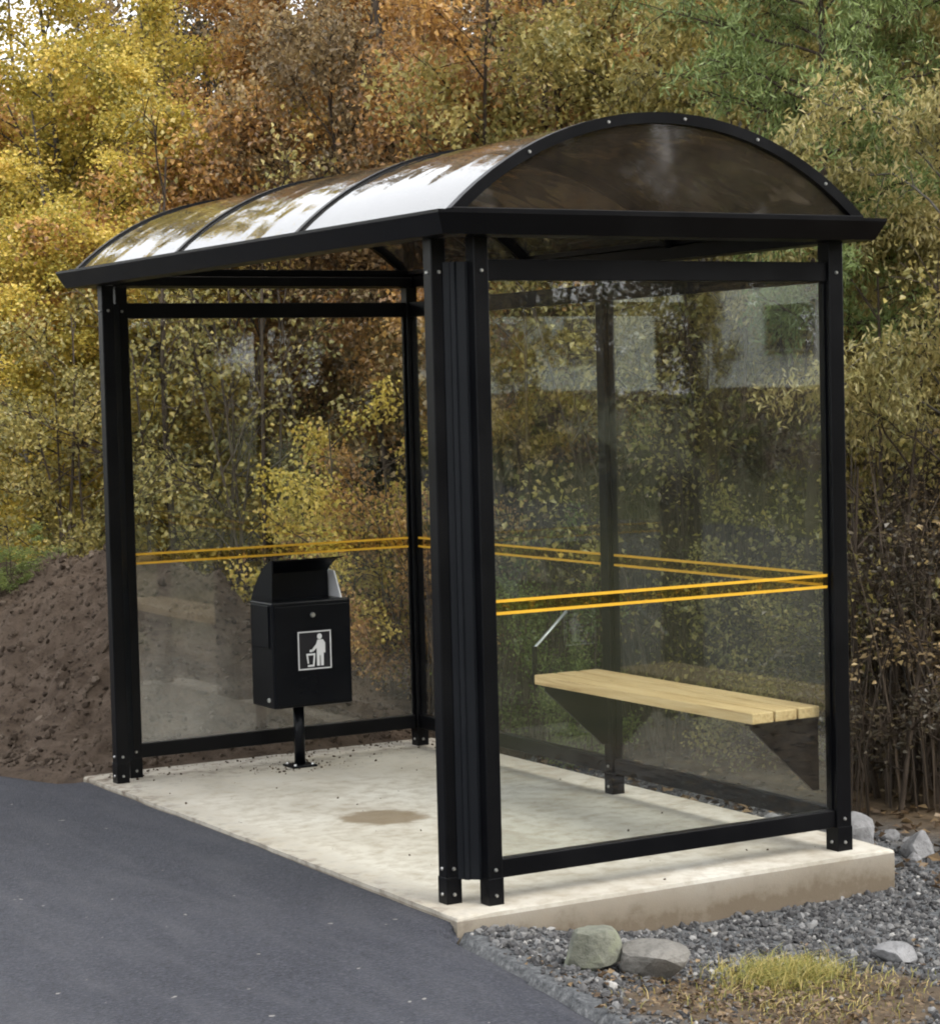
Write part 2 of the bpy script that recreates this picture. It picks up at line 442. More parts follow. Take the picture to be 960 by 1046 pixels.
L_DRY = mat_leaf('dry_stalks', [(0., (.03, .022, .015)), (.5, (.075, .054, .038)), (1., (.17, .13, .095))], .1)
L_DEAD = mat_leaf('dead_leaves', [(0., (.05, .034, .02)), (.5, (.13, .085, .05)), (1., (.27, .19, .10))], .15)
L_DARK = mat_leaf('shaded_wood_leaves', [(0., (.03, .027, .02)), (.5, (.08, .064, .038)), (1., (.18, .135, .065))])  # shade deep in the wood put into a darker leaf colour
def mat_bark(name, a, b):
    t = NT(name); v = t.coord()
    n = t.noise(t.map(v, (1, 1, .25)), 30, 5, .6); n2 = t.noise(v, 3, 3)
    c = t.mix(t.math('MULTIPLY', n2, .5), t.ramp(n, [(.3, a), (.7, b)]), a)
    return t.done(t.pbr(c, .9, t.bump(n, .5, .008), spec=.2))
B_BROWN = mat_bark('brown_bark', (.045, .034, .025), (.115, .09, .07))
B_GREY = mat_bark('grey_bark', (.08, .072, .062), (.20, .185, .165))

# ------------------------------------------------------------------ the setting
W, L = 1.503, 2.994
def road_edge(y):
    y = np.asarray(y, float)
    e = np.where(y < -.1, -.10+.14*(y+.1), np.where(y > 3.05, -.06-.35*(y-3.05), -.02))
    e = np.where(y < -8, -.10+.14*(-7.9), e)
    return e
def ground_h(x, y):
    x = np.asarray(x, float); y = np.asarray(y, float)
    d = x-road_edge(y)
    h = -.045-.095*sstep(0, .75, d)+.012*fbm(x*6, y*6, 3)*sstep(0, .1, d)
    h = h+.22*sstep(2.2, 5.5, x)+.05*fbm(x*1.1, y*1.1, 3)*sstep(2, 3, x)
    h = np.where(d < .0, -.10, h)
    h = np.where(x < -7.3, -.03+.03*fbm(x*.3, y*.3), h)
    return h
def axis(a, b, fine0, fine1, step):
    mid = np.arange(fine0, fine1, step)
    lo = fine0-np.cumsum(np.geomspace(step, max(2, (fine0-a)/6), 26)); lo = lo[lo > a]
    hi = fine1+np.cumsum(np.geomspace(step, max(2, (b-fine1)/6), 26)); hi = hi[hi < b]
    return np.concatenate([[a], lo[::-1], mid, hi, [b]])
def grid_mesh(name, xs, ys, hf, mat, smooth=True):
    X, Y = np.meshgrid(xs, ys); Z = hf(X, Y)
    nx, ny = len(xs), len(ys)
    V = np.stack([X, Y, Z], -1).reshape(-1, 3)
    i = (np.arange(ny-1)[:, None]*nx+np.arange(nx-1)[None]).reshape(-1)
    me = np_mesh(name, V, np.stack([i, i+1, i+nx+1, i+nx], 1), smooth)
    me.materials.append(mat)
    return link(bpy.data.objects.new(name, me))
ground = grid_mesh('ground', axis(-300, 300, -.6, 4.2, .035), axis(-300, 300, -2.4, 5.0, .04), ground_h, M_GROUND)
tag(ground, kind='structure')

# road: a sheet that follows the edge, its border sinking into the gravel
def make_road():
    ys = np.concatenate([[-120, -60, -30, -15, -8], np.arange(-6, 8, .06), [9, 11, 14, 18, 24, 32, 45, 70, 120]])
    offs = np.array([0, .02, .045, .08, .14, .25, .5, 1, 2, 3.5, 5.2, 6.6, 6.9, 7.0])
    V = []
    for y in ys:
        e = float(road_edge(y)); out = (y < -.1) or (y > 3.15)
        wob = .022*float(fbm(y*2.3, 3.3, 3)) if out else 0
        for o in offs:
            z = -.018-.008*o/3
            if out: z -= .055*(1-float(sstep(0, .1, o)))
            if o > 6.55: z -= .06*(o-6.55)/.45
            xx = e+wob-o if o < 6 else min(-7.3+(7-o), e-6.0)
            V.append((xx, y, z+.004*float(fbm(xx*1.5, y*1.5, 2))))
    n, k = len(ys), len(offs)
    i = (np.arange(n-1)[:, None]*k+np.arange(k-1)[None]).reshape(-1)
    me = np_mesh('road', V, np.stack([i, i+k, i+k+1, i+1], 1), True)
    me.materials.append(M_ASPHALT)
    return tag(link(bpy.data.objects.new('road', me)), kind='structure')
make_road()

def make_pad():
    x0, x1, y0, y1 = -.062, 1.655, -.105, 3.16
    pts = []
    rs = random.Random(4)
    def seg(a, b, n, amp):
        for i in range(n):
            t = i/n; j = rs.uniform(-amp, amp) if i else 0
            dx, dy = b[0]-a[0], b[1]-a[1]; l = math.hypot(dx, dy)
            pts.append((a[0]+dx*t-dy/l*j, a[1]+dy*t+dx/l*j))
    seg((x0-.03, y0), (x1, y0-.005), 14, .0015); seg((x1, y0-.005), (x1, y1), 20, .002)
    seg((x1, y1), (x0-.01, y1), 12, .003); seg((x0-.01, y1), (x0-.03, y0), 22, .004)
    bm = bmesh.new(); bm_prism(bm, pts, 'z', -.32, 0)
    top = [e for e in bm.edges if all(abs(v.co.z) < 1e-6 for v in e.verts)]
    bmesh.ops.bevel(bm, geom=top, offset=.012, segments=2, profile=.5, affect='EDGES')
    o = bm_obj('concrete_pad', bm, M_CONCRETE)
    return tag(o, kind='structure')
make_pad()

def mound_h(x, y):
    e = np.where(y > 3.05, -.06-.35*(y-3.05), -.06)
    d = np.minimum((x-e)*.95, (y-3.10)*.95)
    h = (.66+.2*sstep(.0, .8, x))*sstep(-.1, 1.15, d)*(1-.93*sstep(.75, 2.3, x+.12*(y-4)))*(1-.5*sstep(5.2, 7.5, y))
    n = .085*fbm(x*2.1, y*2.1, 4)+.11*np.abs(fbm(x*4+3+.8*y, y*5, 3))-.04+.05*fbm(x*11, y*11, 4)
    h = h+n*sstep(-.02, .35, d)
    h = h-.12*sstep(.05, -.12, d)
    return -.035+h-.25*sstep(2.1, 2.6, x)-.4*sstep(7.2, 8.4, y)
mound = grid_mesh('soil_mound', np.arange(-1.9, 2.75, .022), np.arange(3.0, 8.6, .026), mound_h, M_SOIL)
tag(mound, kind='structure')
def floor_h(x, y):
    g = float(ground_h(x, y))
    if -1.9 < x < 2.7 and 3.0 < y < 8.5: g = max(g, float(mound_h(np.array(x), np.array(y))))
    return g

# ------------------------------------------------------------------ bus shelter
SH = (0.75, 1.5, 0.0)
shelter = empty('bus_shelter', SH)
tag(shelter, 'black metal bus shelter with arched smoked roof and clear glass walls on concrete pad', 'bus shelter')
def sbox(name, b, mat, bevel=.002, parent=None): return box(name, b, mat, parent or shelter, bevel, SH)
_bolt_me = None
def bolt(parent, loc, axis, r=.007, origin=SH):
    """small zinc bolt head; axis is its outward direction"""
    global _bolt_me
    if _bolt_me is None:
        bm = bmesh.new()
        bmesh.ops.create_cone(bm, cap_ends=True, segments=10, radius1=1, radius2=.72, depth=.8)
        _bolt_me = bpy.data.meshes.new('bolt'); bm.to_mesh(_bolt_me); bm.free(); _bolt_me.materials.append(M_STEEL)
    o = bpy.data.objects.new('bolt', _bolt_me)
    o.scale = (r, r, r)
    o.rotation_euler = Vector(axis).to_track_quat('Z', 'Y').to_euler()
    o.location = [loc[i]-origin[i] for i in range(3)]
    return link(o, parent)
ZTOP = 2.102
posts = {}
def post(key, x, y, s, faces):
    p = sbox('post', (x-s/2, x+s/2, y-s/2, y+s/2, 0.0, ZTOP), M_BLACK, .004)
    # foot sleeve a touch proud of the post
    sbox('foot_sleeve', (x-s/2-.0012, x+s/2+.0012, y-s/2-.0012, y+s/2+.0012, 0.0, .085), M_BLACK, .001, p)
    for ax in faces:
        for z in (.03, .112, 1.995):
            bolt(p, (x+ax[0]*(s/2+.003), y+ax[1]*(s/2+.003), z), (ax[0], ax[1], 0), .0065)
    posts[key] = p
PS = .053
post('nf1', 0, .095, PS, [(-1, 0), (0, -1)]); post('nf2', .0985, 0, PS, [(0, -1)])
post('ff1', 0, L-.095, PS, [(-1, 0), (0, -1)]); post('ff2', .0985, L, PS, [(-1, 0), (0, -1)])
post('nb', W, 0, .062, [(0, -1), (-1, 0)]); post('mb', W, 1.395, .055, [(-1, 0)]); post('fb', W, L, .055, [(0, -1), (-1, 0)])

# chamfered corner covers between the paired front posts: a ribbed extrusion
def corner_cover(flip):
    a = Vector((.0, .095, 0)); b = Vector((.0985, 0, 0))
    t = (b-a).normalized(); nrm = Vector((-t.y, t.x, 0))
    if nrm.x > 0: nrm = -nrm
    prof = [(.006, 0), (.022, .004), (.03, .012), (.05, .012), (.055, .020), (.068, .020), (.073, .012), (.10, .012), (.112, .004), (.13, 0), (.13, -.012), (.006, -.012)]
    pts = []
    for s, h in prof:
        p = a+t*s+nrm*h
        pts.append((p.x, p.y if not flip else L-p.y))
    return prism('corner_cover', pts, 'z', .078, 2.025, M_PANEL, shelter, origin=SH)
corner_cover(False); corner_cover(True)

# rails and panes of the end walls (y = 0, L) and the back wall (x = W)
RT0, RT1, RB0, RB1 = 1.965, 2.031, .082, .143
GT = .006
TZ = (.914, .9235, .953, .9625)
def stripes(pane, plane, a0, a1, c, side):
    """two yellow lines and the see-through ochre film between them, on the face that looks out"""
    for nm, z0, z1, mt, d in (('yellow_stripe', TZ[0], TZ[1], M_YELLOW, .0012), ('yellow_stripe', TZ[2], TZ[3], M_YELLOW, .0012), ('film_band', TZ[1]+.0005, TZ[2]-.0005, M_OCHRE, .0006)):
        c0 = c+side*(GT/2+.0006); c1 = c0+side*d
        lo, hi = min(c0, c1), max(c0, c1)
        b = (a0, a1, lo, hi, z0, z1) if plane == 'y' else (lo, hi, a0, a1, z0, z1)
        box(nm, b, mt, pane, 0, SH)
def end_wall(y, glass):
    x0, x1 = .0985+PS/2, W-.029
    for z0, z1 in ((RT0, RT1), (RB0, RB1)):
        r = sbox('rail', (x0+.0005, x1-.0005, y-.019, y+.019, z0, z1), M_BLACK, .003)
    g = sbox('glass_pane', (x0+.004, x1-.004, y-GT/2, y+GT/2, RB1-.008, RT0+.008), glass, 0)
    stripes(g, 'y', x0+.004, x1-.004, y, -1)
    for xx in (x0+.004, x1-.004):
        sbox('gasket', (xx-.005, xx+.005, y-.008, y+.008, RB1, RT0), M_BLACK, .001, g)
end_wall(0.0, M_GLASS); end_wall(L, M_GLASS_FOG)
def back_bay(y0, y1):
    for z0, z1 in ((RT0, RT1), (RB0, RB1)):
        sbox('rail', (W-.018, W+.018, y0+.0005, y1-.0005, z0, z1), M_BLACK, .003)
    g = sbox('glass_pane', (W-GT/2, W+GT/2, y0+.004, y1-.004, RB1-.008, RT0+.008), M_GLASS, 0)
    stripes(g, 'x', y0+.004, y1-.004, W, -1)
    for yy in (y0+.004, y1-.004):
        sbox('gasket', (W-.008, W+.008, yy-.005, yy+.005, RB1, RT0), M_BLACK, .001, g)
back_bay(.031, 1.3675); back_bay(1.4225, L-.0275)

# eaves gutters: flared profile, mitred at the corners
GX0, GX1, GY0, GY1 = -.123, W+.123, -.155, L+.155
GZ0, GZ1 = 2.1, 2.172
def gutter(i):
    # profile as (inset, z): lip, flared face, soffit, inner web
    prof = [(0, GZ1), (0, GZ1-.010), (.030, GZ0), (.118, GZ0), (.118, GZ0+.045), (.085, GZ0+.045), (.085, GZ1-.016), (.012, GZ1-.016), (.012, GZ1)]
    c = [(GX0, GY0), (GX1, GY0), (GX1, GY1), (GX0, GY1)]
    s = [(1, 1), (-1, 1), (-1, -1), (1, -1)]
    j = (i+1) % 4
    bm = bmesh.new()
    A = [bm.verts.new((c[i][0]+s[i][0]*d, c[i][1]+s[i][1]*d, z)) for d, z in prof]
    B = [bm.verts.new((c[j][0]+s[j][0]*d, c[j][1]+s[j][1]*d, z)) for d, z in prof]
    n = len(prof)
    for k in range(n): bm.faces.new((A[k], A[(k+1) % n], B[(k+1) % n], B[k]))
    bm.faces.new(A[::-1]); bm.faces.new(B)
    return bm_obj('eaves_gutter', bm, M_BLACK, shelter, origin=SH)
for i in range(4): gutter(i)
# ring of head beams inside the gutters, on top of the posts
for b in ((-.0045, W+.0045, -.03, .03), (-.0045, W+.0045, L-.03, L+.03)):
    sbox('head_beam', (*b, ZTOP+.0005, ZTOP+.042), M_BLACK, .003)

# arched roof
HALF, RISE, ZE = .803, .318, 2.176
CXR = .7515
RR = (HALF**2+RISE**2)/(2*RISE)
ZC = ZE+RISE-RR
AMAX = math.asin(HALF/RR)
def arc(r, n=28): return [(CXR+r*math.sin(-AMAX+2*AMAX*k/n), ZC+r*math.cos(-AMAX+2*AMAX*k/n)) for k in range(n+1)]
def arc_strip(name, r0, r1, y0, y1, mat, parent, n=28):
    o, i = arc(r1, n), arc(r0, n)
    pts = o+i[::-1]
    bm = bmesh.new()
    A = [bm.verts.new((p[0], y0, p[1])) for p in pts]; B = [bm.verts.new((p[0], y1, p[1])) for p in pts]
    N = len(pts)
    for k in range(N): bm.faces.new((A[k], A[(k+1) % N], B[(k+1) % N], B[k]))
    for S in (A, B):
        for k in range(n): bm.faces.new((S[k], S[k+1], S[N-2-k], S[N-1-k]))
    ob = bm_obj(name, bm, mat, parent, True, SH)
    ob.data.set_sharp_from_angle(angle=math.radians(35))
    return ob
Y0R, Y1R = -.085, L+.085
ys = [Y0R, Y0R+(Y1R-Y0R)/3, Y0R+2*(Y1R-Y0R)/3, Y1R]
for k in range(3):
    g = .0008
    sh = arc_strip('roof_sheet', RR-.010, RR-.004, ys[k]+g, ys[k+1]-g, M_ROOF, shelter)
for k in (1, 2):
    rb = arc_strip('roof_rib', RR-.046, RR-.0115, ys[k]-.012, ys[k]+.012, M_BLACK, shelter)
    for p in rb.data.polygons: p.use_smooth = False
    cp = arc_strip('cover_strip', RR-.0035, RR+.004, ys[k]-.013, ys[k]+.013, M_BLACK, rb)
for k, yy, sgn in ((0, Y0R, -1), (3, Y1R, 1)):
    y_a, y_b = sorted((yy-sgn*.002, yy+sgn*.030))
    eb = arc_strip('end_arch', RR-.030, RR+.005, y_a, y_b, M_BLACK, shelter)
    for q in (-.62, -.26, .08, .42, .78):
        a = AMAX*q; r = RR-.013
        bolt(eb, (CXR+r*math.sin(a), yy+sgn*.033, ZC+r*math.cos(a)), (0, sgn, 0), .006)
    # gable infill
    ring = arc(RR-.026, 28)
    ring = [p for p in ring if p[1] > ZE+.002]
    pts = [(ring[0][0], ZE-.002)]+ring+[(ring[-1][0], ZE-.002)]
    gp = prism('gable_panel', pts, 'y', yy+sgn*.010, yy+sgn*.014, M_GABLE, shelter, origin=SH)
    sbox('gable_sill', (CXR-HALF, CXR+HALF, min(yy-sgn*.012, yy+sgn*.034), max(yy-sgn*.012, yy+sgn*.034), GZ1-.015, ZE+.006), M_BLACK, .002)
for xx in (CXR-HALF, CXR+HALF):
    s = -1 if xx < CXR else 1
    sbox('eaves_bar', (min(xx-s*.03, xx+s*.012), max(xx-s*.03, xx+s*.012), Y0R+.035, Y1R-.035, GZ1-.015, ZE+.003), M_BLACK, .002)

# ------------------------------------------------------------------ bench on the back wall
BN = (1.32, .75, .0)
bench = empty('wall_bench', BN)
tag(bench, 'pale pine plank bench on black triangular brackets along the back glass wall', 'bench')
BX0, BX1 = 1.172, W-.034
pw = (BX1-BX0-.022)/3
for k in range(3):
    x0 = BX0+k*(pw+.011)
    box('plank', (x0, x0+pw, .048+.003*k, 1.452-.002*k, .461, .499), M_WOOD, bench, .004, BN)
for yb in (.066, 1.385):
    pts = [(BX0+.008, .460), (W-.036, .460), (W-.036, .205), (W-.062, .205), (BX0+.008, .440)]
    br = prism('bracket', pts, 'y', yb-.005, yb+.005, M_BLACK, bench, origin=BN)
    box('bracket_flange', (BX0+.01, W-.04, yb+.0055, yb+.035, .452, .4595), M_BLACK, br, .001, BN)
# slim arm at the far end
arm = box('arm_upright', (BX0+.0, BX0+.018, 1.4535, 1.466, .455, .61), M_BLACK, bench, .002, BN)
tube('arm_rod', [(BX0+.009, 1.46, .600), (BX0+.02, 1.46, .613), (1.335, 1.46, .738)], .006, M_GALV, arm, 8, origin=BN)

# ------------------------------------------------------------------ litter bin
BI = (.80, 2.80, 0.0)
lbin = empty('litter_bin', BI)
tag(lbin, 'black litter bin on a single post with white pictogram and raised hood', 'litter bin')
bx0, bx1, by0, by1, bz0, bz1 = .627, 1.005, 2.690, 2.915, .275, .735
def bbox(name, b, mat, bevel=.002, parent=None): return box(name, b, mat, parent or lbin, bevel, BI)
bbox('body', (bx0, bx1, by0, by1, bz0, bz1), M_BIN, .008)
door = bbox('door', (bx0+.010, bx1-.010, by0-.006, by0-.0005, bz0+.012, bz1-.020), M_BIN, .002)
bolt(door, (.817, by0-.009, .672), (0, -1, 0), .013, BI)
bbox('side_plate', (bx0-.006, bx0-.0005, by0+.03, by1-.02, bz0+.26, bz1-.015), M_BIN, .002)
bolt(lbin, (bx0-.004, by0+.05, bz0+.035), (-1, 0, 0), .011, BI)
# hood: curved plate hinged at the back, rising over the mouth
prof = []
for k in range(13):
    a = k/12
    prof.append((by1-.004-.245*a+.0*a, bz1+.002+.182*math.sin(a*math.pi/2)**.85))
inner = [(y+.002, z-.006) for y, z in prof]
hood = prism('hood', prof+inner[::-1], 'x', bx0+.012, bx1-.045, M_BIN, lbin, origin=BI)
side = [(by1-.004, bz1+.001)]+prof[1:12]+[(by0+.006, bz1+.001)]
prism('hood_cheek', side, 'x', bx0+.004, bx0+.0115, M_BIN, lbin, origin=BI)
cheek = [(by0+.012, bz1+.001), (by1-.03, bz1+.001), (by1-.05, bz1+.125), (by0+.075, bz1+.115)]
c2 = prism('hood_cheek', cheek, 'x', bx1-.040, bx1-.034, M_WHITE, lbin, origin=BI)  # inner cheek drawn in a flat pale colour
c2['label'] = 'pale cheek of the bin mouth'
bbox('back_flap', (bx0+.012, bx1-.046, by1-.105, by1-.098, bz1-.03, bz1+.145), M_BIN, .001)
# sticker with the person dropping litter into a basket
st = bbox('sticker', (.738, .905, by0-.0078, by0-.0064, .432, .606), M_STICKBLACK, 0)
sy0, sy1 = by0-.0092, by0-.0079
for b in ((.742, .901, .597, .602), (.742, .901, .436, .441), (.742, .747, .4415, .5965), (.896, .901, .4415, .5965)):
    box('sticker_border', (b[0], b[1], sy0, sy1, b[2], b[3]), M_WHITE, st, 0, BI)
def flat(name, pts): return prism(name, pts, 'y', sy0, sy1, M_WHITE, st, origin=BI)
hx, hz = .846, .577
flat('pictogram_head', [(hx+.0115*math.cos(k*math.pi/8), hz+.0125*math.sin(k*math.pi/8)) for k in range(16)])
flat('pictogram_figure', [(.836, .563), (.862, .563), (.872, .548), (.872, .505), (.864, .505), (.863, .450), (.850, .450), (.849, .495), (.845, .495), (.844, .450), (.831, .450), (.831, .528), (.812, .512), (.806, .519), (.829, .545)])
flat('pictogram_basket', [(.780, .505), (.824, .505), (.818, .448), (.786, .448), (.7875, .456), (.8115, .456), (.816, .497), (.7885, .497), (.792, .462), (.786, .462)])
flat('pictogram_litter', [(.796, .513), (.806, .510), (.810, .519), (.800, .523)])
tube('bin_post', [(.793, 2.80, .012), (.793, 2.80, .2755)], .024, M_BIN, lbin, 14, origin=BI)
bp = bbox('base_plate', (.735, .851, 2.745, 2.855, .0, .010), M_BIN, .002)
for dx, dy in ((-.042, -.04), (.042, -.04), (-.042, .04), (.042, .04)):
    bolt(bp, (.793+dx, 2.80+dy, .014), (0, 0, 1), .008, BI)

# ------------------------------------------------------------------ rocks
def rock(name, loc, size, seed, mat, label, rz=0, group=None, sub=3):
    bm = bmesh.new(); bmesh.ops.create_icosphere(bm, subdivisions=sub, radius=1)
    rs = np.random.default_rng(seed)
    planes = [(Vector(rs.normal(size=3)).normalized(), rs.uniform(.5, .86)) for _ in range(13)]
    for v in bm.verts:
        c = v.co.copy()
        for nrm, d in planes:
            k = c.dot(nrm)
            if k > d: c -= nrm*(k-d)*.92
        c *= 1+.05*float(fbm(c.x*3+seed, c.y*3+c.z*2, 3))
        v.co = Vector((c.x*size[0], c.y*size[1], c.z*size[2]))
    o = bm_obj(name, bm, mat)
    o.location = (loc[0], loc[1], loc[2]+size[2]*.55); o.rotation_euler = (0, 0, rz)
    return tag(o, label, 'rock', group)
rock('rock', (.045, -.63, ground_h(.045, -.63)), (.112, .098, .094), 1, M_ROCK_GREEN, 'rounded greenish grey rock, left of the pair on the gravel by the asphalt', .4)
rock('rock', (.195, -.725, ground_h(.195, -.725)), (.142, .10, .075), 5, M_ROCK_GREY, 'flat brownish grey rock, right of the pair on the gravel by the asphalt', -.5)
rock('rock', (1.005, -.86, ground_h(1.0, -.86)), (.072, .06, .042), 9, M_ROCK_PALE, 'small pale angular rock alone on the gravel beside the grass tuft', -.4)
rock('rock', (1.98, .50, -.14), (.125, .11, .095), 12, M_ROCK_PALE, 'large pale broken rock right behind the back corner of the concrete pad', .3)
rock('rock', (2.10, .27, -.14), (.08, .075, .065), 15, M_ROCK_PALE, 'medium pale rock right of the large broken one behind the pad', 1.0)
rock('rock', (2.24, .15, -.15), (.10, .08, .055), 21, M_ROCK_PALE, 'low pale rock at the right edge of the picture under the stalks', .2)
rock('rock', (1.83, .80, -.15), (.09, .11, .08), 25, M_ROCK_PALE, 'small pale rock half hidden behind the rear shelter post', .7)

for k, (x_, y_, r_) in enumerate(((2.02, .20, .038), (2.16, .38, .045), (2.10, .05, .032), (1.90, .62, .04), (2.20, .55, .05), (2.30, .32, .045))):
    rock('rubble_stone', (x_, y_, float(ground_h(x_, y_))-.01), (r_*1.2, r_, r_*.8), 40+k, M_ROCK_PALE, 'small pale rubble stone among the rocks behind the rear corner of the pad', k, 'rubble stones behind the pad', 2)

# ------------------------------------------------------------------ gravel, litter, grass
ICO_V, ICO_F = None, None
def ico():
    bm = bmesh.new(); bmesh.ops.create_icosphere(bm, subdivisions=1, radius=1)
    v = np.array([x.co[:] for x in bm.verts]); f = np.array([[y.index for y in x.verts] for x in bm.faces]); bm.free()
    return v, f
ICO_V, ICO_F = ico()
def rot_mats(n, rng):
    q = rng.normal(size=(n, 4)); q /= np.linalg.norm(q, axis=1)[:, None]
    w, x, y, z = q.T
    return np.stack([1-2*(y*y+z*z), 2*(x*y-z*w), 2*(x*z+y*w), 2*(x*y+z*w), 1-2*(x*x+z*z), 2*(y*z-x*w), 2*(x*z-y*w), 2*(y*z+x*w), 1-2*(x*x+y*y)], 1).reshape(n, 3, 3)
def stones(name, P, R, rng, mat, label, cat):
    n = len(P)
    jit = 1+rng.normal(0, .16, (n, len(ICO_V), 1))
    s = np.stack([R*rng.uniform(.8, 1.3, n), R*rng.uniform(.7, 1.1, n), R*rng.uniform(.5, .9, n)], 1)
    V = np.einsum('nij,nkj->nki', rot_mats(n, rng), ICO_V[None]*jit*s[:, None, :])+P[:, None, :]
    F = (ICO_F[None]+(np.arange(n)*len(ICO_V))[:, None, None]).reshape(-1, 3)
    me = np_mesh(name, V.reshape(-1, 3), F, False, {'rnd': np.repeat(rng.random(n)**1.3, len(ICO_F))})
    me.materials.append(mat)
    return tag(link(bpy.data.objects.new(name, me)), label, cat, kind='stuff')
def scatter(n, x0, x1, y0, y1, rng):
    x = rng.uniform(x0, x1, n); y = rng.uniform(y0, y1, n)
    keep = (x > road_edge(y)+.03+.05*rng.random(n)) & ~((x < 1.66) & (y > -.115) & (y < 3.17))
    keep &= ~((y > 3.1) & (x < 2.2))
    return x[keep], y[keep]
rg = np.random.default_rng(11)
x, y = scatter(27000, -.35, 2.5, -2.2, .0, rg)
x2, y2 = scatter(3500, 1.6, 2.3, 0, 3.2, rg); x = np.concatenate([x, x2]); y = np.concatenate([y, y2])
inpatch = ((x-.40)**2*2.2+(y+1.12)**2*4.5) < .52+.25*fbm(x*5, y*5, 3)
keep = ~inpatch | (rg.random(len(x)) < .09); x, y = x[keep], y[keep]
R = .0042+.012*rg.random(len(x))**4
stones('gravel', np.stack([x, y, ground_h(x, y)+R*.35], 1), R, rg, M_STONES, 'blue grey crushed gravel around the concrete pad', 'gravel')
# clods on the soil mound
x = rg.uniform(-1.2, 2.2, 9000); y = rg.uniform(3.2, 5.6, 9000); keep = x > -.06-.35*(y-3.05)+.05; x, y = x[keep], y[keep]
R = .005+.018*rg.random(len(x))**4
stones('soil_clods', np.stack([x, y, mound_h(x, y)+R*.2], 1), R, rg, mat_attr('soil_clod', [(0., (.05, .036, .026)), (.7, (.098, .073, .054)), (1., (.155, .122, .094))], .95, .1), 'loose brown soil clods on the mound', 'soil')

# crumbs of soil carried onto the pad
x = np.concatenate([rg.uniform(.0, 1.6, 260), rg.normal(.80, .12, 120), rg.uniform(-.02, 1.6, 60)]); y = np.concatenate([3.13-.28*rg.random(260)**2.2, rg.normal(2.78, .07, 120), rg.uniform(-.05, 2.9, 60)])
k = (x > -.03) & (x < 1.62) & (y < 3.14); x, y = x[k], y[k]
R = .0018+.0055*rg.random(len(x))**4
stones('soil_crumbs', np.stack([x, y, R*.4], 1), R, rg, M_SOIL, 'dark soil crumbs on the concrete by the bin and far edge', 'soil')

def leaf_quads(P, axis_, nrm, ln, wd, fold=.25):
    """diamond leaves: P base points, axis_ unit directions, nrm rough normals"""
    side = np.cross(axis_, nrm); side /= np.linalg.norm(side, axis=1)[:, None]+1e-9
    nn = np.cross(side, axis_)
    ln = ln[:, None]; wd = wd[:, None]
    mid = P+axis_*ln*.45
    V = np.stack([P, mid+side*wd*.5+nn*wd*fold, P+axis_*ln, mid-side*wd*.5+nn*wd*fold], 1)
    n = len(P)
    return V.reshape(-1, 3), np.arange(n*4).reshape(n, 4)
def unit(v): return v/(np.linalg.norm(v, axis=1)[:, None]+1e-9)
def fallen(name, x, y, hf, mat, label, rng, size=.03):
    n = len(x)
    P = np.stack([x, y, hf(x, y)+.006+.01*rng.random(n)], 1)
    ax = rng.normal(size=(n, 3)); ax[:, 2] *= .25
    nr = rng.normal(size=(n, 3))*.4; nr[:, 2] += 1
    ln = size*rng.uniform(.7, 1.4, n)
    V, F = leaf_quads(P, unit(ax), unit(nr), ln, ln*.7)
    me = np_mesh(name, V, F, False, {'rnd': rng.random(n)}); me.materials.append(mat)
    return tag(link(bpy.data.objects.new(name, me)), label, 'leaves', kind='stuff')
x = rg.normal(.38, .3, 1500); y = rg.normal(-1.1, .24, 1500); k = x > road_edge(y)+.02
fallen('fallen_leaves', x[k], y[k], ground_h, L_DEAD, 'dead brown leaves on the earth around the grass tuft', rg, .019)
x = rg.uniform(1.75, 6.5, 9000); y = rg.uniform(-3, 7, 9000); k = ~((y > 3.) & (x < 2.6))
fallen('leaf_litter', x[k], y[k], ground_h, L_DEAD, 'brown leaf litter on the woodland floor behind the shelter', rg, .045)

def blades(name, cx, cy, sx, sy, n, hmin, hmax, wd, mat, label, rng, hf, lean=.5, cat='grass', bend=.35):
    x = rng.normal(cx, sx, n); y = rng.normal(cy, sy, n)
    h = rng.uniform(hmin, hmax, n)
    az = rng.uniform(0, 2*np.pi, n); d = np.stack([np.cos(az), np.sin(az), 0*az], 1)*(rng.random(n)*lean)[:, None]
    base = np.stack([x, y, hf(x, y)-.005], 1)
    sd_ = np.stack([-np.sin(az+.6), np.cos(az+.6), 0*az], 1)*wd*.5
    p1 = base+(d*.4+[0, 0, 1])*(h*.55)[:, None]
    p2 = p1+(d*(1+bend*2)+np.array([0, 0, 1-bend]))*(h*.45)[:, None]
    V = np.stack([base-sd_, base+sd_, p1+sd_*.75, p1-sd_*.75, p2+sd_*.12, p2-sd_*.12], 1).reshape(-1, 3)
    i = np.arange(n)[:, None]*6
    F = np.concatenate([i+np.array([[0, 1, 2, 3]]), i+np.array([[3, 2, 4, 5]])], 0)
    r = rng.random(n)
    me = np_mesh(name, V, F, False, {'rnd': np.concatenate([r, r])}); me.materials.append(mat)
    return tag(link(bpy.data.objects.new(name, me)), label, cat, kind='stuff')
blades('grass_tuft', .60, -.83, .095, .075, 3200, .015, .065, .003, L_GRASS, 'yellowing grass tuft on the gravel in front of the pad', rg, ground_h, 1.7)
blades('grass_tuft', .48, -1.08, .24, .12, 800, .01, .045, .004, L_GRASS, 'thin short grass on brown earth at the bottom edge', rg, ground_h, 1.2)

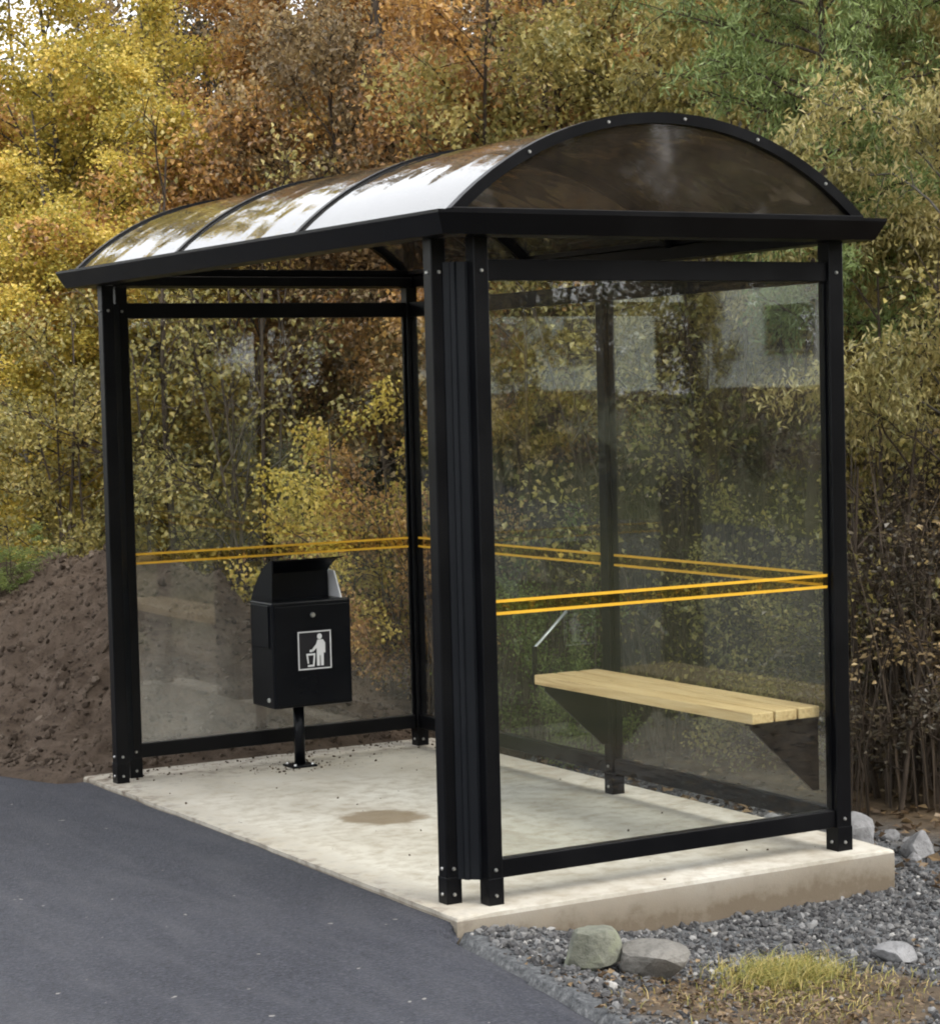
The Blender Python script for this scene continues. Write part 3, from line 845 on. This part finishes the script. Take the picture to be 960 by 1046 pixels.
# ------------------------------------------------------------------ trees
def tube_np(pts, radii, n):
    pts = np.asarray(pts, float); k = len(pts)
    t = np.gradient(pts, axis=0); t /= np.linalg.norm(t, axis=1)[:, None]+1e-9
    ref = np.array([.3, .2, .93]) if abs(t[0] @ np.array([.3, .2, .93])) < .9 else np.array([1., 0, 0])
    a = np.cross(t, ref); a /= np.linalg.norm(a, axis=1)[:, None]; b = np.cross(t, a)
    an = np.arange(n)*2*np.pi/n
    V = pts[:, None]+(a[:, None]*np.cos(an)[None, :, None]+b[:, None]*np.sin(an)[None, :, None])*np.asarray(radii)[:, None, None]
    i = np.arange(k-1)[:, None]*n+np.arange(n)[None]; j = np.arange(k-1)[:, None]*n+(np.arange(n)[None]+1) % n
    F = np.stack([i, j, j+n, i+n], -1).reshape(-1, 4)
    return V.reshape(-1, 3), F
class Acc:
    def __init__(s): s.v = []; s.f = []; s.n = 0
    def add(s, V, F): s.v.append(V); s.f.append(F+s.n); s.n += len(V)
    def mesh(s, name, smooth=True): return np_mesh(name, np.concatenate(s.v), np.concatenate(s.f), smooth)

def grow(seed, H=6.0, r0=.05, base=.6, limbs=34, reach=1.1, up=.75, twigs=11, leaves=30000, ln=.055, asp=.75, droop=.5, sway=.12, trunk2=0, spread=.06, hang=.6):
    """returns meshes (trunk, branches, crown) of one tree at the origin"""
    rng = np.random.default_rng(seed)
    T, B = Acc(), Acc()
    stems = []
    for s in range(1+trunk2):
        k = 12; z = np.linspace(-.1, H*(1 if s == 0 else rng.uniform(.6, .9)), k)
        ph = rng.uniform(0, 6.28, 2); lean = rng.normal(0, .05+.10*(s > 0), 2)
        px = sway*np.sin(z*.9+ph[0])*z/H+lean[0]*z + (rng.normal(0, .12) if s else 0); py = sway*np.sin(z*.8+ph[1])*z/H+lean[1]*z+(rng.normal(0, .12) if s else 0)
        P = np.stack([px-px[0]*(s == 0), py-py[0]*(s == 0), z], 1)
        r = r0*(1 if s == 0 else .7)*(1-.9*np.linspace(0, 1, k))+.004
        T.add(*tube_np(P, r, 8)); stems.append((P, r))
    segs = []           # (points, weight) of twigs that carry leaves
    for i in range(limbs):
        P, r = stems[i % len(stems)]
        Hs = P[-1, 2]
        t = (base+(Hs-base)*((i+rng.random())/limbs))/Hs
        f = t*(len(P)-1); j = min(int(f), len(P)-2); p0 = P[j]+(P[j+1]-P[j])*(f-j)
        az = i*2.399+rng.normal(0, .4)
        prof = (.55+.6*math.sin(min(1, max(0, (t-base/Hs)/(1-base/Hs)))*2.6+.35))
        ll = reach*prof*rng.uniform(.6, 1.15)
        el = up*(.55+.6*t)+rng.normal(0, .15)
        d = np.array([math.cos(az)*math.cos(el), math.sin(az)*math.cos(el), math.sin(el)])
        s = np.linspace(0, 1, 7)[:, None]
        Q = p0+d*ll*s+np.array([0, 0, -1])*droop*ll*.35*s**2+rng.normal(0, .03, (7, 3))*s*ll
        rr = np.interp(t, np.linspace(0, 1, len(r)), r)*.45
        B.add(*tube_np(Q, np.linspace(max(rr, .006), .003, 7), 5)); segs.append((Q[3:], .5))
        for w in range(twigs):
            u = rng.uniform(.2, 1); f = u*6; j = min(int(f), 5); q0 = Q[j]+(Q[j+1]-Q[j])*(f-j)
            dd = d+rng.normal(0, .75, 3); dd /= np.linalg.norm(dd)
            tl = ll*rng.uniform(.18, .42)
            s2 = np.linspace(0, 1, 4)[:, None]
            K = q0+dd*tl*s2+np.array([0, 0, -1])*droop*tl*.5*s2**2
            B.add(*tube_np(K, np.linspace(.0035, .0015, 4), 3)); segs.append((K, 1.0))
    wts = np.array([w*np.linalg.norm(K[-1]-K[0])*rng.uniform(.15, 1.9) for K, w in segs]); cnt = rng.multinomial(leaves, wts/wts.sum())
    PP = []; RN = []
    for (K, w), c in zip(segs, cnt):
        if not c: continue
        u = rng.random(c)**.8*(len(K)-1); j = np.minimum(u.astype(int), len(K)-2)
        PP.append(K[j]+(K[j+1]-K[j])*(u-j)[:, None]); RN.append(np.full(c, rng.random()))
    P = np.concatenate(PP); cl = np.concatenate(RN); n = len(P)
    P = P+rng.normal(0, spread, (n, 3))
    ax = rng.normal(size=(n, 3)); ax[:, 2] -= hang; ax = unit(ax)
    nr = rng.normal(size=(n, 3)); nr[:, 2] += .6
    l_ = ln*rng.uniform(.6, 1.25, n)
    V, F = leaf_quads(P, ax, unit(nr), l_, l_*asp)
    crown = np_mesh('crown', V, F, False, {'rnd': np.clip(.55*rng.random(n)+.45*cl, 0, 1)})
    return T.mesh('trunk'), B.mesh('branches'), crown

PROTO = {
    'birch_a': grow(1, 5.7, .04, .5, 42, 1.0, .8, 13, 52000, .036, .8, .55),
    'birch_b': grow(2, 5.2, .035, .5, 40, 1.1, .7, 13, 52000, .036, .8, .8, trunk2=1),
    'rowan_a': grow(3, 5.6, .04, 1.75, 40, 1.05, .75, 13, 40000, .038, .66, .4, trunk2=1),
    'rowan_b': grow(4, 5.3, .035, 1.6, 38, 1.1, .6, 13, 40000, .037, .72, .5, trunk2=2),
    'sparse': grow(5, 5.6, .03, 1.5, 34, 1.0, .85, 12, 22000, .034, .72, .35, trunk2=2),
    'willow': grow(6, 4.3, .03, 1.25, 44, .9, .6, 13, 52000, .043, .33, 1.1, trunk2=2, spread=.05, hang=1.1),
    'bush': grow(7, 1.9, .012, .12, 32, .75, .65, 10, 9000, .036, .78, .4, trunk2=3, spread=.05),
    'pine': grow(8, 4.8, .045, 2.1, 56, .8, .3, 18, 46000, .055, .2, .2, spread=.03, hang=-.3),
    'twiggy': grow(9, 2.6, .014, .3, 34, .8, .9, 10, 2600, .036, .75, .3, trunk2=5, spread=.06),
    'thicket': grow(10, 5.6, .04, .3, 44, 1.15, .6, 12, 34000, .05, .8, .5, trunk2=2, spread=.08),
}
def tree(name, kind, loc, scale, rz, leafmat, bark, label, cat='tree', group='trees behind the shelter'):
    root = empty(name, (loc[0], loc[1], loc[2]), rz)
    root.scale = (scale[0], scale[0], scale[1]) if isinstance(scale, tuple) else (scale,)*3
    tag(root, label, cat, group)
    for me, mt, nm in zip(PROTO[kind], (bark, bark, leafmat), ('trunk', 'branches', 'crown')):
        if not me.materials: me.materials.append(mt)
        o = bpy.data.objects.new(nm, me); link(o, root)
        o.material_slots[0].link = 'OBJECT'; o.material_slots[0].material = mt
        if nm == 'crown': o['kind'] = 'stuff'
    return root
def at(px, dist):
    p = pix(px, 400, dist); return (p[0], p[1], floor_h(p[0], p[1])-.03)
TREES = [
    # px, distance, kind, scale, leaves, bark, name, label
    (-70, 16.2, 'birch_a', (1.1, .86), L_YELLOW, B_GREY, 'birch_tree', 'yellow birch cut by the left edge of the picture above the soil mound'),
    (20, 15.4, 'birch_b', (1.15, .9), L_YELLOW, B_GREY, 'birch_tree', 'bright yellow bushy birch behind the soil mound, left of the shelter roof'),
    (88, 14.7, 'birch_a', (1.0, .84), L_YELLOW, B_GREY, 'birch_tree', 'yellow birch rising behind the far front post of the shelter'),
    (395, 14.9, 'rowan_a', (1.0, .9), L_ORANGE, B_BROWN, 'rowan_tree', 'russet tree behind the far end of the shelter roof'),
    (345, 14.4, 'rowan_b', (.85, .9), L_ORANGE, B_BROWN, 'rowan_tree', 'orange brown tree behind the litter bin'),
    (185, 14.5, 'birch_b', (.85, .86), L_YELLOW, B_GREY, 'birch_tree', 'yellow birch between the russet trees and the far front post'),
    (275, 16.8, 'rowan_b', (1.0, 1.0), L_ORANGE, B_BROWN, 'rowan_tree', 'orange tree farther back between the yellow birches and the russet tree'),
    (40, 13.5, 'birch_b', (.85, .60), L_YELLOW, B_GREY, 'birch_tree', 'small bushy yellow birch right behind the soil mound crest'),
    (150, 13.7, 'birch_a', (.8, .56), L_YELLOW, B_GREY, 'birch_tree', 'small yellow birch behind the far front post, below the roof line'),
    (430, 13.4, 'rowan_a', 1.0, L_BROWN, B_BROWN, 'rowan_tree', 'brown twiggy tree behind the far back post of the shelter'),
    (505, 12.5, 'rowan_b', .95, L_ORANGE, B_BROWN, 'rowan_tree', 'russet tree above the near front edge of the arched roof'),
    (600, 12.2, 'sparse', 1.0, L_OLIVE, B_BROWN, 'alder_tree', 'thin sparse tree left of the roof crown'),
    (700, 11.9, 'rowan_a', .92, L_OLIVE, B_BROWN, 'alder_tree', 'olive leaved tree behind the roof crown'),
    (720, 12.6, 'sparse', 1.02, L_OLIVE, B_BROWN, 'alder_tree', 'sparse olive tree right of the roof crown, left of the pine'),
    (818, 10.0, 'pine', (.72, .95), L_PINE, B_BROWN, 'pine_tree', 'green pine above the right end of the shelter roof'),
    (985, 10.0, 'willow', .9, L_WILLOW, B_GREY, 'willow_tree', 'pale yellow green willow right of the shelter'),
    (1080, 10.6, 'willow', 1.05, L_WILLOW, B_GREY, 'willow_tree', 'pale willow cut by the right edge of the picture'),
    (905, 11.5, 'willow', 1.0, L_OLIVE, B_BROWN, 'willow_tree', 'olive willow behind the pale one, beside the near back post'),
]
rt = random.Random(5)
for i, (px, d, kind, sc, lm, bk, nm, lab) in enumerate(TREES):
    tree(nm, kind, at(px, d), sc, rt.uniform(0, 6.28), lm, bk, lab)
# second and third rows close the wood; beyond the picture's edges it goes on
ORD = ['first', 'second', 'third', 'fourth', 'fifth', 'sixth', 'seventh', 'eighth', 'ninth', 'tenth', 'eleventh', 'twelfth', 'thirteenth', 'fourteenth', 'fifteenth', 'sixteenth', 'seventeenth', 'eighteenth', 'nineteenth', 'twentieth']
_cnt = {}
def ordn(col, rowi):
    k = _cnt[(col, rowi)] = _cnt.get((col, rowi), -1)+1
    return ORD[k]+' from the left'
KINDS = ['birch_b', 'rowan_a', 'birch_a', 'rowan_b']
KINDS2 = ['rowan_a', 'rowan_b', 'sparse', 'rowan_b']
WHERE = {0: 'second row of the wood', 1: 'third row of the wood', 2: 'back of the wood'}
for rowi, (d0, step, p0, p1) in enumerate(((15.2, 105, 200, 1290), (18.2, 120, -420, 1400), (22.5, 105, -500, 1500))):
    k = 0
    px = p0
    while px < p1:
        jit = rt.uniform(-25, 25)
        lm = L_YELLOW if px < 190 else (L_ORANGE if px < 420 and k % 2 else (L_BROWN if px < 620 else L_OLIVE))
        hs = (.9, .93, 1.13)[rowi]*(1 if px < 330 else 1.15)
        kd = 'thicket' if rowi else (KINDS if px < 100 else KINDS2)[k % 4]
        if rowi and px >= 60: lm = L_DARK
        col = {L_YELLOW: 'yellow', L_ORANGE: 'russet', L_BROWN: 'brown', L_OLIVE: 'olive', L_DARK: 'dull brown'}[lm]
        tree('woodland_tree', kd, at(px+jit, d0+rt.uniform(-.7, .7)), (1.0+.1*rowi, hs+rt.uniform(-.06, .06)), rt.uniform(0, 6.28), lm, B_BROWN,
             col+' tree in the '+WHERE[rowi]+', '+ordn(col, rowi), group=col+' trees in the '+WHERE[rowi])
        px += step; k += 1

# bushes and undergrowth
BUSHES = [
    ('bush', 345, 11.6, .72, L_YELLOW, 'yellow leaved bush behind the litter bin, seen through the far pane'),
    ('bush', 392, 11.5, .7, L_ORANGE, 'russet bush by the far back post, seen through the far pane'),
    ('twiggy', 262, 12.2, .95, L_OLIVE, 'bare twiggy bush with few leaves at the foot of the soil mound'),
    ('twiggy', 180, 12.6, 1.0, L_OLIVE, 'bare twiggy bush on the back of the soil mound'),
    ('bush', 2, 11.7, (.3, .17), L_GREEN, 'small dark green bush on the soil mound at the left edge'),
    ('bush', 548, 10.9, .55, L_GREEN, 'low green bush behind the back glass, left of the middle post'),
    ('bush', 588, 10.4, .3, L_GREEN, 'tiny green bush by the foot of the middle back post'),
    ('twiggy', 520, 11.6, 1.0, L_BROWN, 'twiggy brown bush behind the back glass, beside the corner posts'),
    ('twiggy', 690, 10.7, .95, L_OLIVE, 'twiggy olive bush behind the back glass, above the bench'),
    ('bush', 800, 10.2, .6, L_OLIVE, 'low olive bush behind the near back bay of the shelter'),
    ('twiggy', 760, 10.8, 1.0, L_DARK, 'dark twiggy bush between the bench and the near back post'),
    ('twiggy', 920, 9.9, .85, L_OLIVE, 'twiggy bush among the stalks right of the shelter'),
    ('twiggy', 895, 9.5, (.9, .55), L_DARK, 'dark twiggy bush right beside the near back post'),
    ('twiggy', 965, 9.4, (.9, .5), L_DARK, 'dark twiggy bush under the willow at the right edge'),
    ('twiggy', 1030, 9.6, (1.0, .6), L_BROWN, 'brown twiggy bush beyond the right edge'),
    ('bush', 60, 12.6, .8, L_OLIVE, 'olive bush on top of the soil mound'),
]
for kd, px, d, sc, lm, lab in BUSHES:
    tree('bush', kd, at(px, d), sc, rt.uniform(0, 6.28), lm, B_BROWN, lab, 'bush', 'bushes behind the shelter')
# dry stalks at the wood's edge
def stalk_field(n, pxr, dr, hr, rng, name, label):
    x = []; y = []
    for i in range(n):
        p = pix(rng.uniform(*pxr), 400, rng.uniform(*dr)); x.append(p[0]); y.append(p[1])
    x = np.array(x); y = np.array(y); acc = Acc(); rn = []
    for xx, yy in zip(x, y):
        h = rng.uniform(*hr); le = rng.normal(0, .16, 2); z0 = float(ground_h(xx, yy))
        s = np.linspace(0, 1, 5)
        P = np.stack([xx+le[0]*h*s**1.6+rng.normal(0, .012, 5)*s, yy+le[1]*h*s**1.6+rng.normal(0, .012, 5)*s, z0+h*s-.02], 1)
        r = rng.uniform(.003, .008)
        V, F = tube_np(P, r*(1-.75*s), 4); acc.add(V, F); rn.append(np.full(len(F), rng.random()))
    me = np_mesh(name, np.concatenate(acc.v), np.concatenate(acc.f), True, {'rnd': np.concatenate(rn)}); me.materials.append(L_DRY)
    return tag(link(bpy.data.objects.new(name, me)), label, 'stalks', kind='stuff')
stalk_field(380, (845, 1150), (9.1, 10.6), (.5, 1.7), rg, 'dry_stalks', 'dry brown stalks at the edge of the wood right of the shelter')
stalk_field(800, (420, 860), (10.6, 12.5), (.4, 1.6), rg, 'dry_stalks', 'dry brown undergrowth stalks behind the back glass wall')

# ------------------------------------------------------------------ across the road (seen mirrored in the glass)
M_RENDER = mat_plain('pale_render', (.88, .91, .86), .8, .04, 3)
M_PLINTH = mat_plain('dark_brick_plinth', (.10, .07, .055), .9, .3, 8)
M_DARKGLASS = mat_plain('dark_window_glass', (.02, .024, .028), .08, .2, 2)
M_FRAME = mat_plain('grey_window_frame', (.25, .26, .27), .5, .1, 5)
M_ROOFEDGE = mat_plain('grey_roof_edging', (.16, .16, .17), .6, .1, 5)
BO = (-21.0, 42.0, 0.0)
bld = empty('office_building', BO)
tag(bld, 'pale rendered building with dark plinth across the road, mirrored in the back glass', 'building')
box('wall', (-33, -21, 16, 72, 1.55, 8.2), M_RENDER, bld, .02, BO)
box('plinth', (-32.97, -20.96, 16.03, 71.97, -.2, 1.549), M_PLINTH, bld, .02, BO)
box('roof', (-33.3, -20.7, 15.7, 72.3, 8.202, 8.55), M_ROOFEDGE, bld, .03, BO)
for zz in (2.3, 5.2):
    for k in range(15):
        yy = 17.15+k*3.6
        w_ = box('window', (-21.02, -20.975, yy, yy+1.4, zz, zz+.85), M_DARKGLASS, bld, .004, BO)
        box('window_frame', (-21.0, -20.955, yy-.07, yy-.0005, zz-.07, zz+.92), M_FRAME, w_, .004, BO)
        box('window_frame', (-21.0, -20.955, yy+1.4005, yy+1.47, zz-.07, zz+.92), M_FRAME, w_, .004, BO)
        box('window_sill', (-21.0, -20.90, yy, yy+1.4, zz-.07, zz-.0005), M_FRAME, w_, .004, BO)
far_rt = random.Random(9)
def far_tree(x, y, kind, sc, lm, label, group):
    tree('roadside_tree', kind, (x, y, float(ground_h(x, y))-.03), sc, far_rt.uniform(0, 6.28), lm, B_BROWN, label, 'tree', group)
far_tree(-15.0, 23.2, 'thicket', (.36, .95), L_OLIVE, 'slim columnar tree before the pale building across the road', None)
far_tree(-14.0, 27.2, 'birch_b', (.8, 1.0), L_YELLOW, 'yellow birch before the pale building across the road', None)
far_tree(-14.5, 31.0, 'birch_a', (1.0, 1.0), L_OLIVE, 'olive birch before the far end of the pale building', None)
far_tree(-15.5, 20.2, 'bush', (1.0, .8), L_GREEN, 'green bush before the pale building across the road', None)
for k in range(9):
    far_tree(-18.6+far_rt.uniform(-.4, .4), 19+k*4.1, 'bush', (1.1, .72), L_GREEN, 'clipped dark hedge bush along the pale building', 'hedge bushes along the pale building')
for k in range(51):
    a = math.radians(112+(k//3)*7.5+(k % 3)*2.5); r = (22, 27, 33)[k % 3]+far_rt.uniform(-1.5, 1.5)
    x, y = -2+r*math.sin(a), -6+r*math.cos(a)
    if -8.5 < x < .8: continue
    far_tree(x, y, ('birch_b', 'thicket', 'thicket')[k % 3], (1.7, 1.9), (L_BROWN, L_OLIVE, L_GREEN)[k % 3], 'tall '+('brown', 'olive', 'green')[k % 3]+' tree on the far side behind the photographer', ('brown', 'olive', 'green')[k % 3]+' trees behind the photographer')
